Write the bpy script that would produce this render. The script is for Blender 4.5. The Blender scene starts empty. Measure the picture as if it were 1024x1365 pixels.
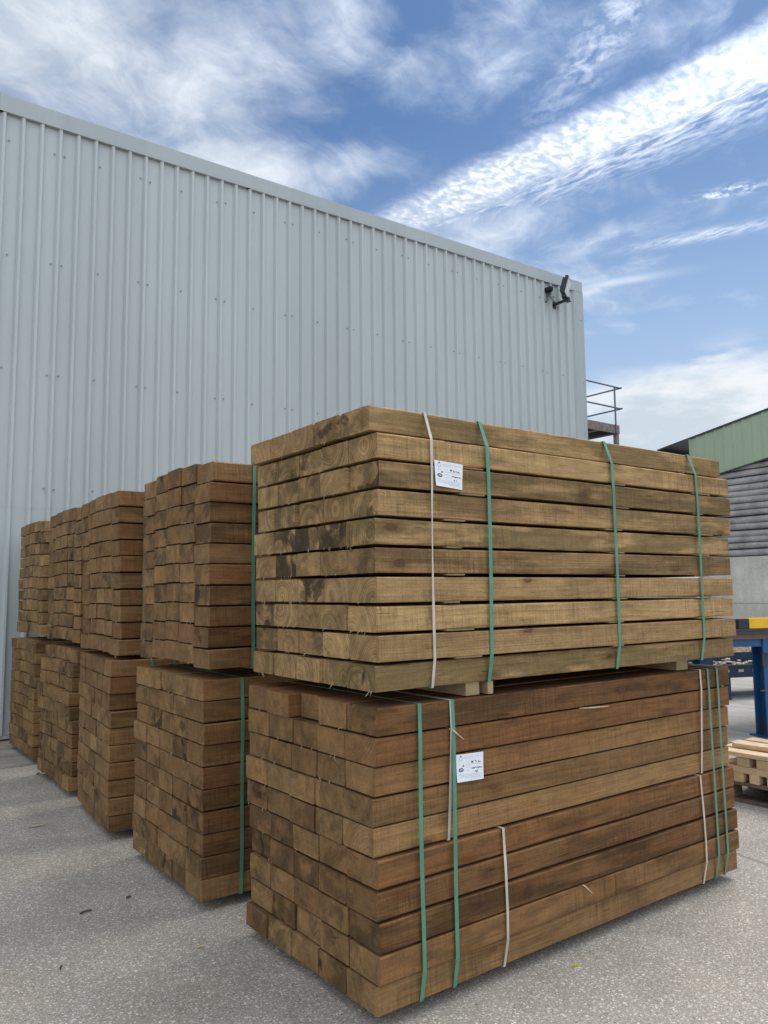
import bpy, bmesh, math, random
from mathutils import Vector, Matrix
PI = math.pi
R = random.Random(7)
scene = bpy.context.scene
COL = scene.collection

# ------------------------------------------------------------------ helpers
class MB:
    """collects boxes, tubes and prisms; build() links them as ONE mesh object"""
    def __init__(s): s.v = []; s.f = []; s.sm = []
    def add(s, vs, fs, smooth=False):
        o = len(s.v); s.v += [tuple(v) for v in vs]
        for f in fs: s.f.append(tuple(i + o for i in f)); s.sm.append(smooth)
    def box(s, x0, x1, y0, y1, z0, z1, M=None, bev=0.0):
        if bev <= 0:
            vs = [Vector((x, y, z)) for z in (z0, z1) for y in (y0, y1) for x in (x0, x1)]
            fs = [(0, 2, 3, 1), (4, 5, 7, 6), (0, 1, 5, 4), (2, 6, 7, 3), (0, 4, 6, 2), (1, 3, 7, 5)]
        else:
            bm = bmesh.new(); bmesh.ops.create_cube(bm, size=1)
            for v in bm.verts:
                v.co = Vector(((x0 + x1) / 2 + v.co.x * (x1 - x0), (y0 + y1) / 2 + v.co.y * (y1 - y0), (z0 + z1) / 2 + v.co.z * (z1 - z0)))
            bmesh.ops.bevel(bm, geom=list(bm.edges), offset=bev, segments=2, affect='EDGES', profile=0.6)
            bm.verts.index_update()
            vs = [v.co.copy() for v in bm.verts]; fs = [tuple(v.index for v in f.verts) for f in bm.faces]; bm.free()
        if M is not None: vs = [M @ v for v in vs]
        s.add(vs, fs)
    def tube(s, pts, r, n=8, cap=True):
        pts = [Vector(p) for p in pts]; rings = []
        rr = r if isinstance(r, (list, tuple)) else [r] * len(pts)
        up = Vector((0, 0, 1))
        for i, p in enumerate(pts):
            d = (pts[min(i + 1, len(pts) - 1)] - pts[max(i - 1, 0)]).normalized()
            a = d.cross(up)
            if a.length < 1e-3: a = d.cross(Vector((1, 0, 0)))
            a.normalize(); b = d.cross(a)
            rings.append([p + (a * math.cos(2 * PI * k / n) + b * math.sin(2 * PI * k / n)) * rr[i] for k in range(n)])
        vs = [v for rg in rings for v in rg]; fs = []
        for i in range(len(pts) - 1):
            for k in range(n):
                k2 = (k + 1) % n; fs.append((i * n + k, i * n + k2, (i + 1) * n + k2, (i + 1) * n + k))
        s.add(vs, fs, True)
        if cap:
            s.add(rings[0], [tuple(range(n))]); s.add(rings[-1], [tuple(reversed(range(n)))])
    def prism(s, poly, axis, a, b):
        """poly 2D in the two other axes, swept along axis from a to b"""
        def P(q, t):
            if axis == 'x': return (t, q[0], q[1])
            if axis == 'y': return (q[0], t, q[1])
            return (q[0], q[1], t)
        n = len(poly)
        vs = [P(q, a) for q in poly] + [P(q, b) for q in poly]
        fs = [tuple(range(n)), tuple(reversed(range(n, 2 * n)))]
        fs += [(i, (i + 1) % n, (i + 1) % n + n, i + n) for i in range(n)]
        s.add(vs, fs)
    def mesh(s, name, mat):
        me = bpy.data.meshes.new(name); me.from_pydata(s.v, [], s.f)
        for p, k in zip(me.polygons, s.sm): p.use_smooth = k
        bm = bmesh.new(); bm.from_mesh(me); bmesh.ops.recalc_face_normals(bm, faces=bm.faces); bm.to_mesh(me); bm.free()
        if mat: me.materials.append(mat)
        return me
    def build(s, name, mat, parent=None, loc=None):
        return link(name, s.mesh(name, mat), parent, loc)

def link(name, me, parent=None, loc=None):
    o = bpy.data.objects.new(name, me); COL.objects.link(o)
    if parent: o.parent = parent
    if loc is not None: o.location = loc
    return o

def empty(name, label, cat, loc=(0, 0, 0), rz=0, group=None):
    o = bpy.data.objects.new(name, None); COL.objects.link(o)
    o.empty_display_size = .1
    o.location = loc; o.rotation_euler = (0, 0, rz); return tag(o, label, cat, group)

def tag(o, label=None, cat=None, group=None, kind=None):
    if label: o['label'] = label
    if cat: o['category'] = cat
    if group: o['group'] = group
    if kind: o['kind'] = kind
    return o

# ------------------------------------------------------------------ node helper
class NT:
    def __init__(s, tree): s.t = tree; s.n = tree.nodes; s.l = tree.links
    def node(s, typ, **kw):
        n = s.n.new(typ)
        for k, v in kw.items(): setattr(n, k, v)
        return n
    def put(s, sock, v):
        if v is None: return
        if isinstance(v, bpy.types.NodeSocket): s.l.new(v, sock)
        else:
            if sock.type == 'RGBA' and isinstance(v, (tuple, list)) and len(v) == 3: v = (*v, 1)
            sock.default_value = v
    def m(s, op, a, b=None, c=None, clamp=False):
        n = s.node('ShaderNodeMath', operation=op, use_clamp=clamp)
        s.put(n.inputs[0], a); s.put(n.inputs[1], b)
        if c is not None: s.put(n.inputs[2], c)
        return n.outputs[0]
    def add(s, a, b): return s.m('ADD', a, b)
    def sub(s, a, b): return s.m('SUBTRACT', a, b)
    def mul(s, a, b): return s.m('MULTIPLY', a, b)
    def vm(s, op, a, b=None, scale=None):
        n = s.node('ShaderNodeVectorMath', operation=op); s.put(n.inputs[0], a)
        if b is not None: s.put(n.inputs[1], b)
        if scale is not None: s.put(n.inputs['Scale'], scale)
        return n.outputs['Value'] if op in ('LENGTH', 'DISTANCE', 'DOT_PRODUCT') else n.outputs[0]
    def xyz(s, v):
        n = s.node('ShaderNodeSeparateXYZ'); s.put(n.inputs[0], v); return n.outputs
    def comb(s, x, y, z):
        n = s.node('ShaderNodeCombineXYZ')
        for i, q in enumerate((x, y, z)): s.put(n.inputs[i], q)
        return n.outputs[0]
    def noise(s, v, scale, detail=3, rough=.55, out='Fac', dist=0, lac=2.0):
        n = s.node('ShaderNodeTexNoise'); s.put(n.inputs['Vector'], v); n.inputs['Scale'].default_value = scale
        n.inputs['Detail'].default_value = detail; n.inputs['Roughness'].default_value = rough
        n.inputs['Distortion'].default_value = dist; n.inputs['Lacunarity'].default_value = lac
        return n.outputs[out]
    def voro(s, v, scale, feature='F1', out='Distance', rnd=1.0):
        n = s.node('ShaderNodeTexVoronoi', feature=feature); s.put(n.inputs['Vector'], v)
        n.inputs['Scale'].default_value = scale; n.inputs['Randomness'].default_value = rnd
        return n.outputs[out]
    def ss(s, v, a, b, lo=0, hi=1):
        n = s.node('ShaderNodeMapRange', interpolation_type='SMOOTHSTEP'); s.put(n.inputs[0], v)
        n.inputs[1].default_value = a; n.inputs[2].default_value = b; n.inputs[3].default_value = lo; n.inputs[4].default_value = hi
        return n.outputs[0]
    def mr(s, v, a, b, lo=0, hi=1):
        n = s.node('ShaderNodeMapRange'); s.put(n.inputs[0], v)
        n.inputs[1].default_value = a; n.inputs[2].default_value = b; n.inputs[3].default_value = lo; n.inputs[4].default_value = hi
        return n.outputs[0]
    def mix(s, f, a, b, blend='MIX'):
        n = s.node('ShaderNodeMix', data_type='RGBA', blend_type=blend)
        s.put(n.inputs[0], f); s.put(n.inputs[6], a); s.put(n.inputs[7], b); return n.outputs[2]
    def scale3(s, v, sc): return s.vm('MULTIPLY', v, sc)
    def bump(s, h, strength=.3, dist=.01, normal=None):
        n = s.node('ShaderNodeBump'); s.put(n.inputs['Height'], h)
        n.inputs['Strength'].default_value = strength; n.inputs['Distance'].default_value = dist
        if normal is not None: s.put(n.inputs['Normal'], normal)
        return n.outputs[0]

def new_mat(name):
    m = bpy.data.materials.new(name); m.use_nodes = True
    t = NT(m.node_tree); b = t.n['Principled BSDF']
    return m, t, b

def simple_mat(name, col, rough=.6, metal=0, var=.12, vscale=8, bump=.0, dirt=None, dirt_amt=0, spec=.4):
    m, t, b = new_mat(name)
    P = t.node('ShaderNodeTexCoord').outputs['Object']
    n = t.noise(P, vscale, 5, .6)
    f = t.mr(n, .3, .7, 1 - var, 1 + var)
    c = t.vm('SCALE', t.comb(*col), scale=f)
    if dirt:
        d = t.mul(t.ss(t.noise(t.vm('ADD', P, (5, 3, 9)), vscale * .6, 6, .7), .48, .68), dirt_amt)
        c = t.mix(d, c, dirt)
    t.put(b.inputs['Base Color'], c)
    t.put(b.inputs['Roughness'], t.mr(n, .3, .7, max(0, rough - .08), min(1, rough + .08)))
    b.inputs['Metallic'].default_value = metal
    b.inputs['Specular IOR Level'].default_value = spec
    if bump: t.put(b.inputs['Normal'], t.bump(t.noise(P, vscale * 6, 4), bump, .004))
    return m

# ------------------------------------------------------------------ materials
def wood_mat(name, olive, red, L):
    """sawn treated softwood: rings about a pith, knots, saw marks, stains.
    object colour = (seed, seed, tone olive..red, stain amount)"""
    m, t, b = new_mat(name)
    tc = t.node('ShaderNodeTexCoord'); P = tc.outputs['Object']; N = tc.outputs['Normal']
    oi = t.node('ShaderNodeObjectInfo')
    sep = t.node('ShaderNodeSeparateColor'); t.put(sep.inputs[0], oi.outputs['Color'])
    s1, s2, tone = sep.outputs[0], sep.outputs[1], sep.outputs[2]
    stain = oi.outputs['Alpha']
    O = t.comb(t.mul(s1, 37.), t.mul(s2, 53.), t.mul(t.add(s1, s2), 71.))
    Q = t.vm('ADD', P, O)
    x, y, z = t.xyz(P)[:3]
    isend = t.ss(t.m('ABSOLUTE', t.xyz(N)[0]), .6, .8)
    # rings
    nw = t.node('ShaderNodeTexNoise'); t.put(nw.inputs['Vector'], t.scale3(Q, (.55, 3.2, 3.2))); nw.inputs['Scale'].default_value = 1.; nw.inputs['Detail'].default_value = 2
    wc = t.vm('SUBTRACT', nw.outputs['Color'], (.5, .5, .5))
    wx = t.xyz(wc)
    py = t.add(t.mr(t.m('FRACT', t.mul(s1, 7.31)), 0, 1, .0, .2), t.mul(x, t.mr(s2, 0, 1, -.012, .012)))
    pz = t.add(t.mr(t.m('FRACT', t.mul(s2, 5.77)), 0, 1, -.045, .14), t.mul(x, t.mr(s1, 0, 1, -.01, .01)))
    dy = t.add(t.sub(y, py), t.mul(wx[0], .09)); dz = t.add(t.sub(z, pz), t.mul(wx[1], .09))
    r = t.m('SQRT', t.add(t.mul(dy, dy), t.mul(dz, dz)))
    r = t.add(r, t.mul(t.sub(t.noise(t.scale3(Q, (2., 30, 30)), 1, 2), .5), .008))
    pitch = t.mr(s2, 0, 1, .009, .016)
    ph = t.m('DIVIDE', t.add(r, t.mul(t.noise(t.comb(t.mul(r, 30.), s1, s2), 1, 2), .02)), pitch)
    fr = t.m('FRACT', ph)
    late = t.mul(t.m('POWER', fr, 2.2), t.ss(fr, 1., .86))
    ringsoft = t.noise(t.comb(t.mul(r, 55.), t.mul(s1, 9.), t.mul(s2, 9.)), 1, 2, .6)
    # colours
    tn = t.m('ADD', tone, t.mul(t.sub(t.noise(t.scale3(Q, (1.3, 6, 6)), 1, 3), .5), .55), clamp=True)
    tn = t.mul(tn, t.sub(1., t.mul(isend, .25)))
    base = t.mix(tn, olive, red)
    bright = t.mr(t.m('FRACT', t.mul(t.add(s1, t.mul(s2, 3.)), 11.7)), 0, 1, .84, 1.14)
    base = t.vm('SCALE', base, scale=bright)
    side_ring = t.add(t.mul(late, .46), t.mul(t.m('MAXIMUM', t.sub(ringsoft, .5), 0.), .9))
    end_ring = t.add(t.mul(t.m('POWER', fr, 1.3), .74), t.mul(t.sub(ringsoft, .42), 2.3))
    rr = t.m('ADD', t.mul(side_ring, t.sub(1., isend)), t.mul(end_ring, isend), clamp=True)
    rr = t.mul(rr, t.sub(1., t.mul(t.mul(tone, isend), .55)))
    rr = t.mul(rr, t.mr(t.noise(t.vm('ADD', Q, (3, 3, 3)), 6, 2),   .35, .65, .7, 1.15))
    c = t.mix(rr, base, t.vm('MULTIPLY', base, (.38, .35, .33)))
    # fibre streaks along length, mottling on ends
    fib = t.noise(t.scale3(Q, (2.5, 190, 190)), 1, 4, .65)
    c = t.vm('SCALE', c, scale=t.mr(fib, .28, .72, .80, 1.18))
    mot = t.noise(t.scale3(Q, (8, 28, 28)), 1, 5, .65)
    c = t.vm('SCALE', c, scale=t.mr(mot, .3, .7, .78, 1.2))
    # saw marks across the length
    saw = t.noise(t.scale3(t.vm('ADD', Q, t.comb(t.mul(z, .06), 0., 0.)), (120, 1.5, 2.2)), 1, 3, .75)
    sawmask = t.mul(t.sub(1., isend), t.mr(t.noise(t.scale3(Q, (1.6, 5, 5)), 1, 3), .36, .64, .08, 1.))
    sawv = t.mul(t.sub(saw, .5), sawmask)
    c = t.vm('SCALE', c, scale=t.add(1., t.mul(sawv, 1.35)))
    saw2 = t.noise(t.scale3(t.vm('ADD', Q, t.comb(t.mul(z, .05), 3., 0.)), (75, 2.5, 6)), 1, 2, .6)
    c = t.vm('SCALE', c, scale=t.sub(1., t.mul(t.mul(t.ss(saw2, .56, .66), sawmask), .24)))
    fine = t.noise(t.scale3(Q, (130, 150, 150)), 1, 2, .7)
    c = t.vm('SCALE', c, scale=t.add(1., t.mul(t.sub(fine, .5), .75)))
    chk = t.mul(t.ss(t.noise(t.scale3(t.vm('ADD', Q, (5, 31, 3)), (5, 85, 85)), 1, 3, .6), .655, .70), t.sub(1., isend))
    c = t.mix(t.mul(chk, .55), c, t.vm('MULTIPLY', base, (.25, .21, .18)))
    # saw marks on ends (diagonal fine lines)
    esaw = t.noise(t.scale3(t.comb(0., t.add(y, t.mul(z, t.mr(s1, 0, 1, -1.2, 1.2))), t.mul(z, .05)), (1, 260, 9)), 1, 2, .7)
    c = t.vm('SCALE', c, scale=t.add(1., t.mul(t.mul(t.sub(esaw, .5), isend), .45)))
    # end faces: dull, greyer, blotched
    endc = t.mix(.18, c, t.vm('MULTIPLY', base, (.92, .9, .86)))
    eb = t.noise(t.scale3(Q, (3, 9, 9)), 1, 4, .6)
    endc = t.vm('SCALE', endc, scale=t.mr(eb, .3, .7, .72, 1.18))
    orange = t.mul(t.ss(t.noise(t.scale3(t.vm('ADD', Q, (9, 1, 4)), (3, 13, 5)), 1, 2), .62, .70), t.mr(s1, .35, 1., 0., .6))
    endc = t.mix(orange, endc, (.36, .19, .07))
    endc = t.vm('SCALE', endc, scale=t.sub(1., t.mul(tone, .17)))
    c = t.mix(isend, c, endc)
    # stains, green grey to near black
    sn = t.noise(t.scale3(t.vm('ADD', Q, (21, 7, 2)), (1.9, 9, 11)), 1, 5, .6)
    st = t.mul(t.ss(t.add(sn, t.mul(stain, .18)), .56, .70), t.mr(stain, 0, 1, .25, .85))
    c = t.mix(st, c, t.vm('MULTIPLY', c, (.44, .47, .43)))
    est = t.mul(t.mul(t.ss(t.add(t.noise(t.scale3(t.vm('ADD', Q, (2, 17, 8)), (3, 7.5, 7.5)), 1, 3, .5, dist=.6), t.mul(t.ss(stain, .96, 1.), .14)), .60, .645), isend), t.ss(stain, .3, .9))
    c = t.mix(est, c, t.vm('MULTIPLY', c, (.36, .35, .38)))
    ca = t.mul(t.add(s1, s2), 40.); sa_, ca_ = t.m('SINE', ca), t.m('COSINE', ca)
    cl_ = t.add(t.mul(dy, ca_), t.mul(dz, sa_)); cp = t.add(t.sub(t.mul(dy, sa_), t.mul(dz, ca_)), t.mul(t.sub(mot, .5), .010))
    crk = t.mul(t.mul(t.ss(t.m('ABSOLUTE', cp), .0022, .0008), t.mul(t.ss(cl_, -.004, .004), t.ss(cl_, .085, .04))), t.mul(isend, t.ss(t.m('FRACT', t.mul(s1, 17.3)), .50, .52)))
    c = t.mix(t.mul(crk, .75), c, (.03, .02, .012))
    # knots
    kp = t.vm('ADD', t.scale3(Q, (3.5, 7., 7.)), t.vm('SCALE', wc, scale=.5))
    kn = t.node('ShaderNodeTexVoronoi'); t.put(kn.inputs['Vector'], kp); kn.inputs['Scale'].default_value = 1.
    kd = t.add(kn.outputs['Distance'], t.mul(t.sub(mot, .5), .10))
    ksep = t.node('ShaderNodeSeparateColor'); t.put(ksep.inputs[0], kn.outputs['Color'])
    kon = t.mul(t.ss(ksep.outputs[0], .26, .3), t.sub(1., t.mul(isend, .85)))
    halo = t.mul(t.mul(t.ss(kd, .30, .10), kon), .5)
    c = t.mix(halo, c, t.vm('MULTIPLY', c, (.62, .46, .36)))
    core = t.mul(t.mul(t.ss(kd, .125, .085), kon), .8)
    kring = t.m('SINE', t.mul(kd, 190.))
    c = t.mix(core, c, t.vm('SCALE', t.comb(.085, .042, .02), scale=t.add(1.15, t.mul(kring, .45))))
    # pale bruised edges, also painting in the bright highlight of lit edges
    vcol = t.node('ShaderNodeAttribute', attribute_name='edge'); ed = vcol.outputs['Fac']
    en = t.ss(t.noise(t.scale3(Q, (9, 40, 40)), 1, 3), .42, .62)
    c = t.mix(t.mul(t.mul(ed, en), .55), c, t.vm('MULTIPLY', base, (1.45, 1.45, 1.5)))
    t.put(b.inputs['Base Color'], c)
    t.put(b.inputs['Roughness'], t.mr(fib, .3, .7, .68, .88))
    b.inputs['Specular IOR Level'].default_value = .25
    h = t.add(t.mul(sawv, 1.0), t.add(t.mul(fib, .35), t.mul(t.mul(mot, isend), .8)))
    t.put(b.inputs['Normal'], t.bump(h, .55, .003))
    return m

M_WOOD = wood_mat('treated_timber', (.418, .270, .119), (.192, .0875, .0315), 2.355)

def pine_mat():
    m, t, b = new_mat('fresh_pine')
    P = t.node('ShaderNodeTexCoord').outputs['Object']
    oi = t.node('ShaderNodeObjectInfo')
    Q = t.vm('ADD', P, t.vm('SCALE', t.comb(13., 7., 5.), scale=oi.outputs['Random']))
    g = t.noise(t.scale3(Q, (12, 12, 40)), 1, 4, .6, dist=.6)
    c = t.mix(t.mr(g, .3, .7), (.60, .40, .21), (.74, .56, .36))
    c = t.vm('SCALE', c, scale=t.mr(oi.outputs['Random'], 0, 1, .72, 1.08))
    c = t.vm('SCALE', c, scale=t.mr(t.noise(Q, 5, 3), .3, .7, .86, 1.1))
    t.put(b.inputs['Base Color'], c); b.inputs['Roughness'].default_value = .7
    t.put(b.inputs['Normal'], t.bump(g, .2, .002))
    return m
M_PINE = pine_mat()
M_BEARER = simple_mat('bearer_timber', (.40, .29, .16), .8, var=.25, vscale=14, bump=.2)
M_SLAT = simple_mat('thin_slat_timber', (.24, .16, .08), .85, var=.3, vscale=14)
M_PALLET = simple_mat('weathered_pallet_wood', (.16, .125, .09), .85, var=.35, vscale=11, bump=.3, dirt=(.05, .045, .04), dirt_amt=.5)

def strap_mat(name, col, rough):
    m, t, b = new_mat(name)
    P = t.node('ShaderNodeTexCoord').outputs['Object']
    f = t.mr(t.noise(P, 9, 4), .3, .7, .82, 1.12)
    f2 = t.mr(t.noise(t.scale3(P, (300, 6, 6)), 1, 2), .3, .7, .93, 1.06)
    t.put(b.inputs['Base Color'], t.vm('SCALE', t.comb(*col), scale=t.mul(f, f2)))
    b.inputs['Roughness'].default_value = rough
    t.put(b.inputs['Normal'], t.bump(t.noise(P, 220, 2), .15, .001))
    return m
M_GREEN = strap_mat('green_plastic_band', (.082, .262, .170), .38)
M_WHITE = strap_mat('white_plastic_band', (.55, .50, .43), .45)
M_PAPER = simple_mat('white_paper', (.78, .80, .84), .7, var=.03, vscale=30)
M_INK = simple_mat('dark_ink', (.05, .05, .06), .6, var=.1)
M_INKG = simple_mat('grey_print', (.42, .44, .48), .7, var=.1)
M_SPLINT = simple_mat('pale_splinter', (.52, .42, .28), .8, var=.3, vscale=40)

def clad_mat(name, col, lap=None):
    m, t, b = new_mat(name)
    P = t.node('ShaderNodeTexCoord').outputs['Object']
    n1 = t.noise(t.scale3(P, (1.2, 1.2, .35)), 1, 5, .6)
    n2 = t.noise(t.scale3(P, (14, 14, .5)), 1, 4, .6)          # rain streaks
    # each 1 m sheet a shade apart
    sx = t.m('FLOOR', t.add(t.xyz(P)[0], .35))
    wn = t.node('ShaderNodeTexWhiteNoise', noise_dimensions='1D'); t.put(wn.inputs['W'], sx)
    f = t.mul(t.mr(n1, .3, .7, .95, 1.05), t.mul(t.mr(n2, .3, .7, .975, 1.02), t.mr(wn.outputs['Value'], 0, 1, .965, 1.03)))
    c = t.vm('SCALE', t.comb(*col), scale=f)
    z = t.xyz(P)[2]
    low = t.mul(t.ss(z, 2.2, .0), t.ss(t.noise(t.scale3(P, (5, 5, 1.3)), 1, 6, .7), .42, .7))
    c = t.mix(t.mul(low, .18), c, (.42, .40, .36))
    t.put(b.inputs['Base Color'], c)
    t.put(b.inputs['Roughness'], t.mr(n1, .3, .7, .42, .6)); b.inputs['Specular IOR Level'].default_value = .4
    # slight oil-canning of the pans
    t.put(b.inputs['Normal'], t.bump(t.noise(t.scale3(P, (3.2, 3.2, .9)), 1, 3), .22, .03))
    return m
M_CLAD = clad_mat('grey_white_cladding', (.455, .490, .487))
M_FLASH = clad_mat('grey_flashing', (.375, .41, .41))
M_ROOFG = simple_mat('roof_sheet', (.35, .37, .38), .5)
M_SCREW = simple_mat('screw_head', (.23, .24, .26), .5, .3)
M_BLACK = simple_mat('black_metal', (.018, .02, .026), .45, var=.2)
M_DGREY = simple_mat('dark_grey_steel', (.05, .055, .065), .5, .3, var=.25)
M_GALV = simple_mat('dull_steel_tube', (.13, .145, .17), .45, .6, var=.2, vscale=12)
M_LENS = simple_mat('flood_glass', (.44, .47, .48), .15, var=.05, spec=.6)
M_PLANK = simple_mat('weathered_platform_board', (.20, .165, .14), .85, var=.35, vscale=9, bump=.3)
M_BLUE = simple_mat('blue_machine_paint', (.011, .082, .215), .45, var=.2, vscale=6, dirt=(.05, .055, .07), dirt_amt=.75)
M_NAVY = simple_mat('dark_navy_steel', (.010, .026, .062), .5, var=.3, vscale=6, dirt=(.05, .045, .04), dirt_amt=.5)
M_YEL = simple_mat('yellow_paint', (.75, .44, .012), .45, var=.1, vscale=7, dirt=(.35, .22, .03), dirt_amt=.4)
M_RUST = simple_mat('rusty_plate', (.12, .072, .05), .75, var=.3, vscale=8)
M_GREENC = clad_mat('green_cladding', (.33, .395, .275))

def conc_mat(name, col):
    m, t, b = new_mat(name)
    P = t.node('ShaderNodeTexCoord').outputs['Object']
    n = t.noise(P, 1.1, 6, .62); n2 = t.noise(P, 22, 4, .6); n3 = t.noise(t.scale3(P, (6, 6, .5)), 1, 4, .6)
    f = t.mul(t.mr(n, .3, .7, .78, 1.16), t.mul(t.mr(n2, .3, .7, .9, 1.1), t.mr(n3, .3, .7, .88, 1.08)))
    t.put(b.inputs['Base Color'], t.vm('SCALE', t.comb(*col), scale=f))
    b.inputs['Roughness'].default_value = .85
    t.put(b.inputs['Normal'], t.bump(n2, .25, .006))
    return m
M_CONC = conc_mat('cast_concrete', (.62, .595, .53))
M_LOG = simple_mat('weathered_grey_pole', (.36, .35, .335), .85, var=.25, vscale=3.5, bump=.4, dirt=(.10, .10, .10), dirt_amt=.35)

def chips_mat():
    m, t, b = new_mat('wood_chips')
    P = t.node('ShaderNodeTexCoord').outputs['Object']
    vc = t.voro(t.scale3(P, (1, 1, 1.6)), 26, out='Color')
    sp = t.node('ShaderNodeSeparateColor'); t.put(sp.inputs[0], vc)
    c = t.mix(sp.outputs[0], (.22, .12, .06), (.66, .48, .30))
    t.put(b.inputs['Base Color'], c); b.inputs['Roughness'].default_value = .9
    t.put(b.inputs['Normal'], t.bump(sp.outputs[1], .8, .02))
    return m
M_CHIPS = chips_mat()

def asphalt_mat():
    m, t, b = new_mat('worn_asphalt')
    P = t.node('ShaderNodeTexCoord').outputs['Object']
    x, y, z = t.xyz(P)[:3]
    W = t.vm('ADD', P, t.vm('SCALE', t.noise(P, 30, 2, out='Color'), scale=.012))
    def chip(scale):
        n = t.node('ShaderNodeTexVoronoi'); t.put(n.inputs['Vector'], W); n.inputs['Scale'].default_value = scale
        s = t.node('ShaderNodeSeparateColor'); t.put(s.inputs[0], n.outputs['Color'])
        return n.outputs['Distance'], s.outputs
    d1, k1 = chip(85); d2, k2 = chip(150); d3, k3 = chip(46)
    base = t.mix(t.mr(t.noise(P, 60, 4, .7), .3, .7), (.275, .252, .222), (.43, .40, .355))
    def lay(c, d, k, th, rad, lo, hi, amt):
        on = t.mul(t.ss(k[0], th, th + .04), t.ss(d, rad, rad * .6))
        return t.mix(t.mul(on, amt), c, t.mix(k[1], lo, hi)), on
    c, o1 = lay(base, d1, k1, .50, .48, (.40, .37, .325), (.84, .80, .73), .85)
    c, o2 = lay(c, d2, k2, .58, .5, (.44, .41, .365), (.88, .84, .77), .8)
    c, o3 = lay(c, d3, k3, .80, .36, (.50, .465, .415), (.82, .78, .71), .8)
    dk = t.mul(t.ss(k2[2], .86, .9), t.ss(d2, .5, .3))
    c = t.mix(t.mul(dk, .7), c, (.07, .068, .066))
    big = t.noise(P, .55, 5, .6); mid = t.noise(P, 3.1, 5, .65)
    c = t.vm('SCALE', c, scale=t.mul(t.mr(big, .3, .7, .80, 1.06), t.mr(mid, .3, .7, .88, 1.1)))
    # brown tint patches
    c = t.mix(t.mul(t.ss(t.noise(t.vm('ADD', P, (40, 3, 0)), .9, 4), .5, .72), .3), c, t.vm('MULTIPLY', c, (1.08, .98, .86)))
    # joint running away right of the stack, with grit in it
    jx = t.add(t.sub(x, t.add(2.68, t.mul(y, .2))), t.mul(t.sub(t.noise(P, 6, 4), .5), .06))
    j = t.mul(t.ss(t.m('ABSOLUTE', jx), .022, .006), .55)
    c = t.mix(j, c, (.17, .15, .10))
    c = t.vm('MULTIPLY', c, (1.035, 1.0, .95))
    # hairline crack in the foreground
    cx = t.add(t.add(x, t.mul(y, .55)), t.mul(t.sub(t.noise(P, 4.5, 5, .65), .5), .35))
    ck = t.mul(t.mul(t.ss(t.m('ABSOLUTE', t.add(cx, 1.5)), .007, .002), t.ss(t.noise(t.vm('ADD', P, (3, 8, 0)), 2.2, 2), .5, .56)), .6)
    c = t.mix(ck, c, (.05, .047, .043))
    # yard beyond is smoother pale concrete
    st_ = t.mul(t.ss(t.noise(t.vm('ADD', P, (11, 27, 0)), 1.15, 5, .6), .56, .70), .32)
    c = t.mix(st_, c, t.vm('MULTIPLY', c, (.62, .61, .60)))
    far = t.ss(t.add(x, t.mul(t.sub(mid, .5), .5)), 5.6, 6.4)
    str_ = t.noise(t.scale3(P, (3.5, .6, 1)), 1, 5, .65)
    fc = t.vm('SCALE', t.comb(.50, .47, .425), scale=t.mul(t.mr(str_, .3, .7, .72, 1.2), t.mr(t.noise(P, 25, 3), .3, .7, .88, 1.1)))
    c = t.mix(far, c, fc)
    t.put(b.inputs['Base Color'], c)
    b.inputs['Roughness'].default_value = .9; b.inputs['Specular IOR Level'].default_value = .25
    h = t.add(t.mul(o1, .5), t.add(t.mul(o2, .3), t.add(t.mul(o3, .8), t.mul(t.noise(P, 180, 3), .6))))
    t.put(b.inputs['Normal'], t.bump(h, .5, .004))
    return m
M_ASPH = asphalt_mat()

def apron_mat():
    m, t, b = new_mat('dirty_concrete_apron')
    P = t.node('ShaderNodeTexCoord').outputs['Object']
    n = t.noise(t.scale3(P, (1.3, 4, 1)), 1, 6, .65); n2 = t.noise(P, 38, 4, .65)
    c = t.mix(t.mr(n, .32, .68), (.23, .19, .145), (.46, .415, .355))
    c = t.vm('SCALE', c, scale=t.mr(n2, .3, .7, .8, 1.18))
    yy = t.xyz(P)[1]
    dirt = t.ss(t.add(yy, t.mul(t.sub(n, .5), .35)), 6.35, 6.75)
    c = t.mix(t.mul(dirt, .8), c, (.22, .155, .105))
    t.put(b.inputs['Base Color'], c); b.inputs['Roughness'].default_value = .9
    t.put(b.inputs['Normal'], t.bump(n2, .4, .006))
    return m

# ------------------------------------------------------------------ camera
CAM = (-1.692, -2.3233, 1.5272); YAW, PITCH, ROLL, F = -.64306, .10118, -.01011, 1039.4
cam = bpy.data.cameras.new('camera'); co = bpy.data.objects.new('camera', cam); COL.objects.link(co)
cy, sy = math.cos(YAW), math.sin(YAW)
f = Vector((-sy * math.cos(PITCH), cy * math.cos(PITCH), math.sin(PITCH))); r = Vector((cy, sy, 0)); u = r.cross(f)
r2 = r * math.cos(ROLL) + u * math.sin(ROLL); u2 = u * math.cos(ROLL) - r * math.sin(ROLL)
mw = Matrix((r2, u2, -f)).transposed().to_4x4(); mw.translation = Vector(CAM); co.matrix_world = mw
cam.sensor_fit = 'VERTICAL'; cam.sensor_height = 36; cam.sensor_width = 27; cam.lens = F / 1365 * 36
cam.clip_start = .05; cam.clip_end = 2000
scene.camera = co

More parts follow.
